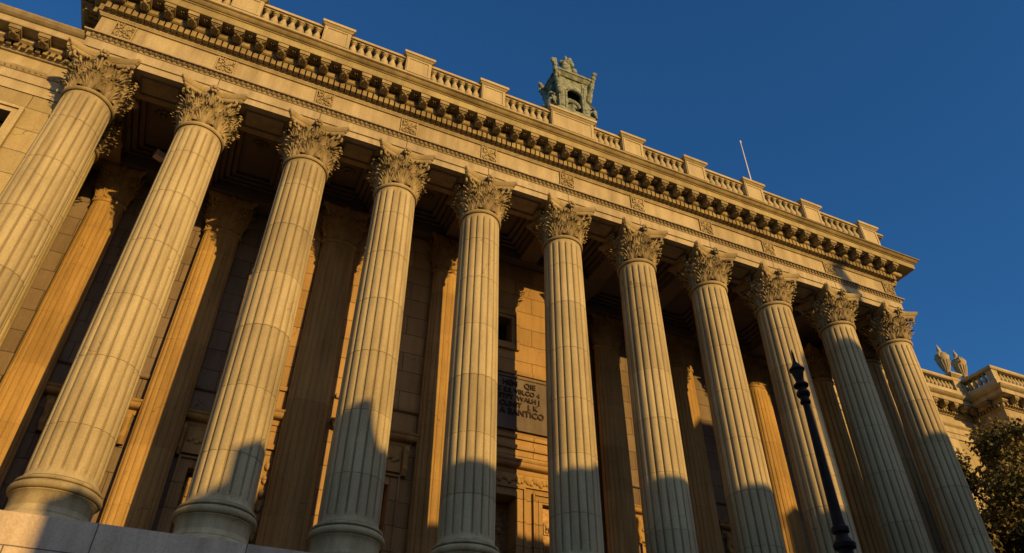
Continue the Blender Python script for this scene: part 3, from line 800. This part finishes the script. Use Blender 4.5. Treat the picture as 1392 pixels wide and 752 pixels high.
def urn(x, y, z, label, seed):
    m = MB().lathe(URN, 22); rr = random.Random(seed)
    for s in (-1, 1):
        m.tube([(s*.118,0,.36),(s*.155,0,.36),(s*.165,0,.42),(s*.135,0,.45),(s*.10,0,.42)], .018, 7)
    for k in range(14):
        a = 2*PI*k/14; m.tube([(.05*math.cos(a),.05*math.sin(a),.11),(.075*math.cos(a),.075*math.sin(a),.20),(.105*math.cos(a),.105*math.sin(a),.31)], [.008,.014,.012], 5)
    for k in range(10):
        a = 2*PI*k/10; m.blob((.085*math.cos(a), .085*math.sin(a), .445), .024, 6, 4)
    o = m.build('urn', M['stone'], None, (x, y, z), smooth=45); o.rotation_euler.z = .4*seed
    o['label'] = label; o['category'] = 'urn'; o['group'] = 'stone urns on the wing balustrade'
urn(13.82, 1.76, zb+.476, 'carved stone urn on the wing balustrade, the one nearer the columns', 1)
urn(14.25, 1.76, zb+.476, 'carved stone urn on the wing balustrade, at the corner of the projecting pavilion', 2)

# ------------------------------------------------------------------ lamp post, fixtures
lp = thing('lamp_post', 'slim black iron lamp post with spiked bulbous top in front of the columns', 'lamp post', (3.71,-4.0,-2.605))
def px(prof): return [(r, z) for r, z in prof]
MB().lathe([(0.0900,0.0000),(0.0900,0.0800),(0.0670,0.1100),(0.0620,0.3000),(0.0700,0.3300),(0.0500,0.4000),(0.0310,0.6200),(0.0340,0.6600),(0.0198,0.7450),(0.0180,1.3250)], 18).build('pedestal', M['iron'], lp, smooth=30)
MB().lathe([(0.0180,1.3260),(0.0306,1.3290),(0.0306,1.3370),(0.0234,1.3410),(0.0216,1.3800),(0.0324,1.3850),(0.0342,1.3970),(0.0279,1.4050),(0.0198,1.4170),(0.0180,1.4290),(0.0252,1.4330),(0.0270,1.4430),(0.0252,1.4500),(0.0189,1.4540),(0.0180,1.4670)], 22).build('collar', M['iron'], lp, smooth=30)
MB().lathe([(0.0175,1.4675),(0.0166,1.5450),(0.0115,1.8720),(0.0115,1.8790)], 18).build('shaft', M['iron'], lp, smooth=40)
MB().lathe([(0.0115,1.8795),(0.0171,1.8820),(0.0180,1.8890),(0.0149,1.8920),(0.0149,1.9060),(0.0207,1.9100),(0.0234,1.9180),(0.0216,1.9260),(0.0158,1.9340),(0.0144,1.9440),(0.0248,1.9480),(0.0257,1.9540),(0.0198,1.9600),(0.0135,1.9680),(0.0153,1.9800),(0.0193,1.9980),(0.0212,2.0100),(0.0261,2.0130),(0.0261,2.0190),(0.0189,2.0260),(0.0108,2.0400),(0.0072,2.0470),(0.0049,2.0500),(0.0040,2.0850),(0.0014,2.1000)], 22).build('finial', M['iron'], lp, smooth=30)
def fixture(x, y, z, label, rz):
    t = thing('floodlight', label, 'floodlight', (x, y, z), rz, 'floodlights under the portico')
    MB().box(-.05, .05, -.03, .03, -.035, .035).frustum(0, -.04, (.055,.01,.055,.01), -.04, .04).build('housing', M['white'], t)
    b_ = MB().tube([(0,.02,.03),(0,.03,.07),(0,.05,.09)], .008, 6); b_.build('bracket', M['iron'], t)
fixture(.555, .88, 3.99, 'small pale floodlight hanging under the portico ceiling beside the second column', .5)
fixture(9.98, .33, 3.98, 'small pale floodlight under the ceiling beside the last column', -.6)

# ------------------------------------------------------------------ tree
tr_ = thing('tree', 'dark leafy tree beyond the last column in front of the wing', 'tree', (12.36,.60,-2.605))
tk = MB()
tk.tube([(0,0,0),(.03,.02,1.2),(-.02,.0,2.4),(.02,.03,3.6),(.05,0,4.9)], [.17,.14,.12,.09,.03], 10)
rt = random.Random(11)
ends = []
for k in range(16):
    a = rt.uniform(0, 2*PI); z = rt.uniform(2.0, 4.6); L = rt.uniform(.6, 1.15)*(1-.35*(z-2)/2.6)
    e = (L*math.cos(a), L*math.sin(a), z+rt.uniform(.2,.7)); tk.tube([(0,0,z),(L*.5*math.cos(a), L*.5*math.sin(a), z+.2), e], [.05,.032,.012], 6); ends.append(e)
tk.build('trunk', M['bark'], tr_, smooth=60)
cw = MB(); vs = []; fs = []
cl = []
for e in ends:
    for q in range(5): cl.append((e[0]+rt.gauss(0,.28), e[1]+rt.gauss(0,.28), e[2]+rt.gauss(0,.26), rt.uniform(.14,.30)))
for q in range(70):
    a = rt.uniform(0,2*PI); r = rt.uniform(.1,1.75); z = rt.uniform(2.2,5.45); 
    r *= math.sqrt(max(.12, 1-((z-3.6)/1.9)**2)); cl.append((r*math.cos(a), r*math.sin(a), z, rt.uniform(.16,.32)))
for c in cl:
    for q in range(380):
        d = Vector((rt.gauss(0,1), rt.gauss(0,1), rt.gauss(0,.75))); d = d.normalized()*(rt.random()**.45)*c[3]*1.15
        p = Vector(c[:3]) + d; s = rt.uniform(.016,.044)
        a = Vector((rt.gauss(0,1), rt.gauss(0,1), rt.gauss(0,1))).normalized(); b = a.cross(Vector((rt.gauss(0,1), rt.gauss(0,1), rt.gauss(0,1)))).normalized()
        o_ = len(vs); vs += [p-a*s, p-b*s*.55, p+a*s, p+b*s*.55]; fs.append((o_, o_+1, o_+2, o_+3))
cw.add(vs, fs); cw.build('crown', M['leaf'], tr_)

# ------------------------------------------------------------------ ground and the houses opposite
def st(o): o['kind'] = 'structure'; return o
st(MB().box(-90, 110, -90, 110, -2.72, -2.66).build('ground', M['paving']))
st(MB().box(-80, 100, -9.4, -5.0, -2.659, -2.652).build('road', M['asphalt']))
st(MB().box(-80, 100, -4.95, 0.0, -2.659, -2.607).build('pavement', M['paving']))
st(MB().box(-80, 100, -4.999, -4.951, -2.659, -2.604).build('kerb', M['podium']))
TA, TE = .33, .25            # sun slopes: sideways and downwards per unit of depth
YB = -9.9; DX = TA*(-.22-YB); DZ = TE*(-.22-YB)
def house(name, label, segs, roofmat, extra=None, deep=2.4):
    t = thing(name, label, 'building')
    x0 = min(s[0] for s in segs)+DX; x1 = max(s[1] for s in segs)+DX
    zt = min(s[2] for s in segs)+DZ
    w_ = MB(); hs = []
    n = max(1, int((x1-x0)/.6)); 
    for fl in range(6):
        z = -2.0 + fl*1.05
        if z+.7 > zt-.1: break
        for k in range(n):
            c = x0+(x1-x0)*(k+.5)/n; hs.append((c-.13, c+.13, z, z+.62))
    wall_cells(w_, x0, x1, -2.65, zt, YB-.2, YB-.02, hs); w_.box(x0, x1, YB-deep, YB-.34, -2.65, zt-.001)
    for s in segs:
        if s[2]+DZ > zt+.01: w_.box(s[0]+DX, s[1]+DX, YB-.6, YB-.02, zt+.001, s[2]+DZ)
    w_.build('wall', M['brick'], t)
    MB().box(x0-.03, x1+.03, YB-.25, YB, zt-.08, zt-.03).build('cornice', M['stone'], t)
    g0 = None
    for h in hs:
        if g0 is None: g0 = MB().box(-.129,.129,0,.02,0,.62).build('window', M['glass'], t); o = g0
        else: o = g0.copy(); COL.objects.link(o); o.parent = t
        o.location = Vector(((h[0]+h[1])/2, YB-.24, h[2]))*S
    if extra: extra(t)
    return t
house('terraced_house', 'low street house opposite, its shadow ending below the first columns', [(-14,1.13,-.95)], M['roof'])
house('gabled_house', 'gabled street house with chimney opposite, its shadow on the third column', [(1.13,2.02,-.06),(2.02,2.17,.12),(2.22,2.62,.55)], M['roof'], deep=.5)
def gable(t):
    g = MB(); y0, y1 = YB-.5, YB-.02
    P = [(2.60,.55),(2.66,.60),(2.70,.80),(2.83,.88),(2.90,.95),(2.92,1.02),(3.0,1.03),(3.03,.86),(3.06,.74),(3.13,.62),(3.2,.58),(3.2,.3),(2.6,.3)]
    P = [(a+DX, b+DZ) for a, b in P]; n = len(P)
    g.add([(a,y0,b) for a,b in P]+[(a,y1,b) for a,b in P], [tuple(range(n)), tuple(reversed(range(n,2*n)))]+[(k,(k+1)%n,n+(k+1)%n,n+k) for k in range(n)])
    g.build('gable', M['brick'], t)
house('shop_building', 'stepped gable street building opposite, its shadow on the fourth column', [(2.62,5.15,.60),(3.2,4.3,.68),(4.3,5.15,.80)], M['roof'], gable)
house('office_building', 'flat roofed office block opposite, its shadow along the middle columns', [(5.15,8.36,.90),(6.3,7.6,1.0)], M['roof'])
def steeple(t):
    g = MB(); cx = 8.92+DX; z = 1.0+DZ
    g.box(8.42+DX, 9.36+DX, YB-1.2, YB-.1, z-.2, 3.05+DZ)
    g.frustum(cx-.02, YB-.6, (.5,.5,.2,.2), 3.051+DZ, 3.42+DZ)
    g.tube([(9.62+DX,YB-.5,2.0+DZ),(9.64+DX,YB-.5,3.9+DZ),(9.55+DX,YB-.5,4.2+DZ),(9.45+DX,YB-.5,4.45+DZ),(9.36+DX,YB-.5,4.72+DZ)], [.05,.05,.13,.15,.10], 10)
    g.build('tower', M['brick'], t)
house('corner_block', 'tall corner block with tower opposite, its shadow on the last columns', [(8.36,9.75,1.0),(9.75,10.5,2.2),(10.5,12.6,1.1)], M['roof'], steeple)
house('row_house', 'plain street house opposite, its shadow across the end wing', [(12.6,24,1.25)], M['roof'])

# ------------------------------------------------------------------ camera
cx, cy, cz, yaw, pitch, roll, f = 1.8618268, -5.6705615, -1.9721402, .4137345, .67001304, .0068658624, 1003.69005
fw = Vector((math.sin(yaw)*math.cos(pitch), math.cos(yaw)*math.cos(pitch), math.sin(pitch)))
r = Vector((math.cos(yaw), -math.sin(yaw), 0)); u = r.cross(fw)
r2 = r*math.cos(roll)+u*math.sin(roll); u2 = u*math.cos(roll)-r*math.sin(roll)
cam = bpy.data.cameras.new('camera'); co_ = bpy.data.objects.new('camera', cam); COL.objects.link(co_)
cam.sensor_width = 36; cam.sensor_fit = 'HORIZONTAL'; cam.lens = f/1392*36; cam.clip_end = 2000; cam.clip_start = .05
mw = Matrix((( r2.x, u2.x, -fw.x, cx*S), (r2.y, u2.y, -fw.y, cy*S), (r2.z, u2.z, -fw.z, cz*S), (0,0,0,1)))
co_.matrix_world = mw
scn.camera = co_

# ------------------------------------------------------------------ light
sd = Vector((-TA, 1, -TE)).normalized()          # direction the light travels
el = math.asin(-sd.z)
sl = bpy.data.lights.new('sun', 'SUN'); so = bpy.data.objects.new('sun', sl); COL.objects.link(so)
sl.energy = 5.0; sl.angle = math.radians(.45); sl.color = (1, .605, .20)
so.rotation_euler = sd.to_track_quat('-Z', 'Y').to_euler()
wd = bpy.data.worlds.new('World'); scn.world = wd; wd.use_nodes = True
nt = wd.node_tree; bg = nt.nodes['Background']
sky = nt.nodes.new('ShaderNodeTexSky'); sky.sky_type = 'NISHITA'; sky.sun_disc = False
sky.sun_elevation = el; sky.sun_rotation = math.atan2(-sd.x, -sd.y)
sky.air_density = 1.0; sky.dust_density = .4; sky.ozone_density = 2.0
# sky tint: deep blue opposite the sun; boosted high on the unseen sunset side
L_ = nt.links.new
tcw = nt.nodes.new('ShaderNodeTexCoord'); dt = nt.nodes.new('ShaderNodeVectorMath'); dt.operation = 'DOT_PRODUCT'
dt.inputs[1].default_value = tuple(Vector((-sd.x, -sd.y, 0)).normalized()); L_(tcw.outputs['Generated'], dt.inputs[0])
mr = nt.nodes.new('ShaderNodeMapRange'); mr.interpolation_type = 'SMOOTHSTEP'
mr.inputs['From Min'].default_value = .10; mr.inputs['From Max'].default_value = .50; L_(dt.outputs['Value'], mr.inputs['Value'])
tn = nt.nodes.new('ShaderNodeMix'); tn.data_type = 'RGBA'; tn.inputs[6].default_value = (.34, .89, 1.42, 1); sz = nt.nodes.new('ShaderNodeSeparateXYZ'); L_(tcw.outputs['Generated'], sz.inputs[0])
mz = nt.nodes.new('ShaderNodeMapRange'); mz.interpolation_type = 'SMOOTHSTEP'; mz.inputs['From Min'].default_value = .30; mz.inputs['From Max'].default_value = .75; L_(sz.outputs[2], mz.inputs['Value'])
tz = nt.nodes.new('ShaderNodeMix'); tz.data_type = 'RGBA'; tz.inputs[6].default_value = (.62, .62, .85, 1); tz.inputs[7].default_value = (5.2, 3.9, 3.7, 1)  # low part dimmed, high part boosted to brighten the shaded fronts
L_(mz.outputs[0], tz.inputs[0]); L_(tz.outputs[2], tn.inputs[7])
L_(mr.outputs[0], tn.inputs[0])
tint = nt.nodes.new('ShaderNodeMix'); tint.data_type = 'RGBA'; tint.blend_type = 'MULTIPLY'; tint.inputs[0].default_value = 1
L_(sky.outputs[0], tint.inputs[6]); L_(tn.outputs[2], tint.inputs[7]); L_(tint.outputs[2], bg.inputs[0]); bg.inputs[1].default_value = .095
scn.view_settings.view_transform = 'Standard'; scn.view_settings.look = 'None'; scn.view_settings.exposure = 0
scn.cycles.max_bounces = 6; scn.cycles.diffuse_bounces = 2
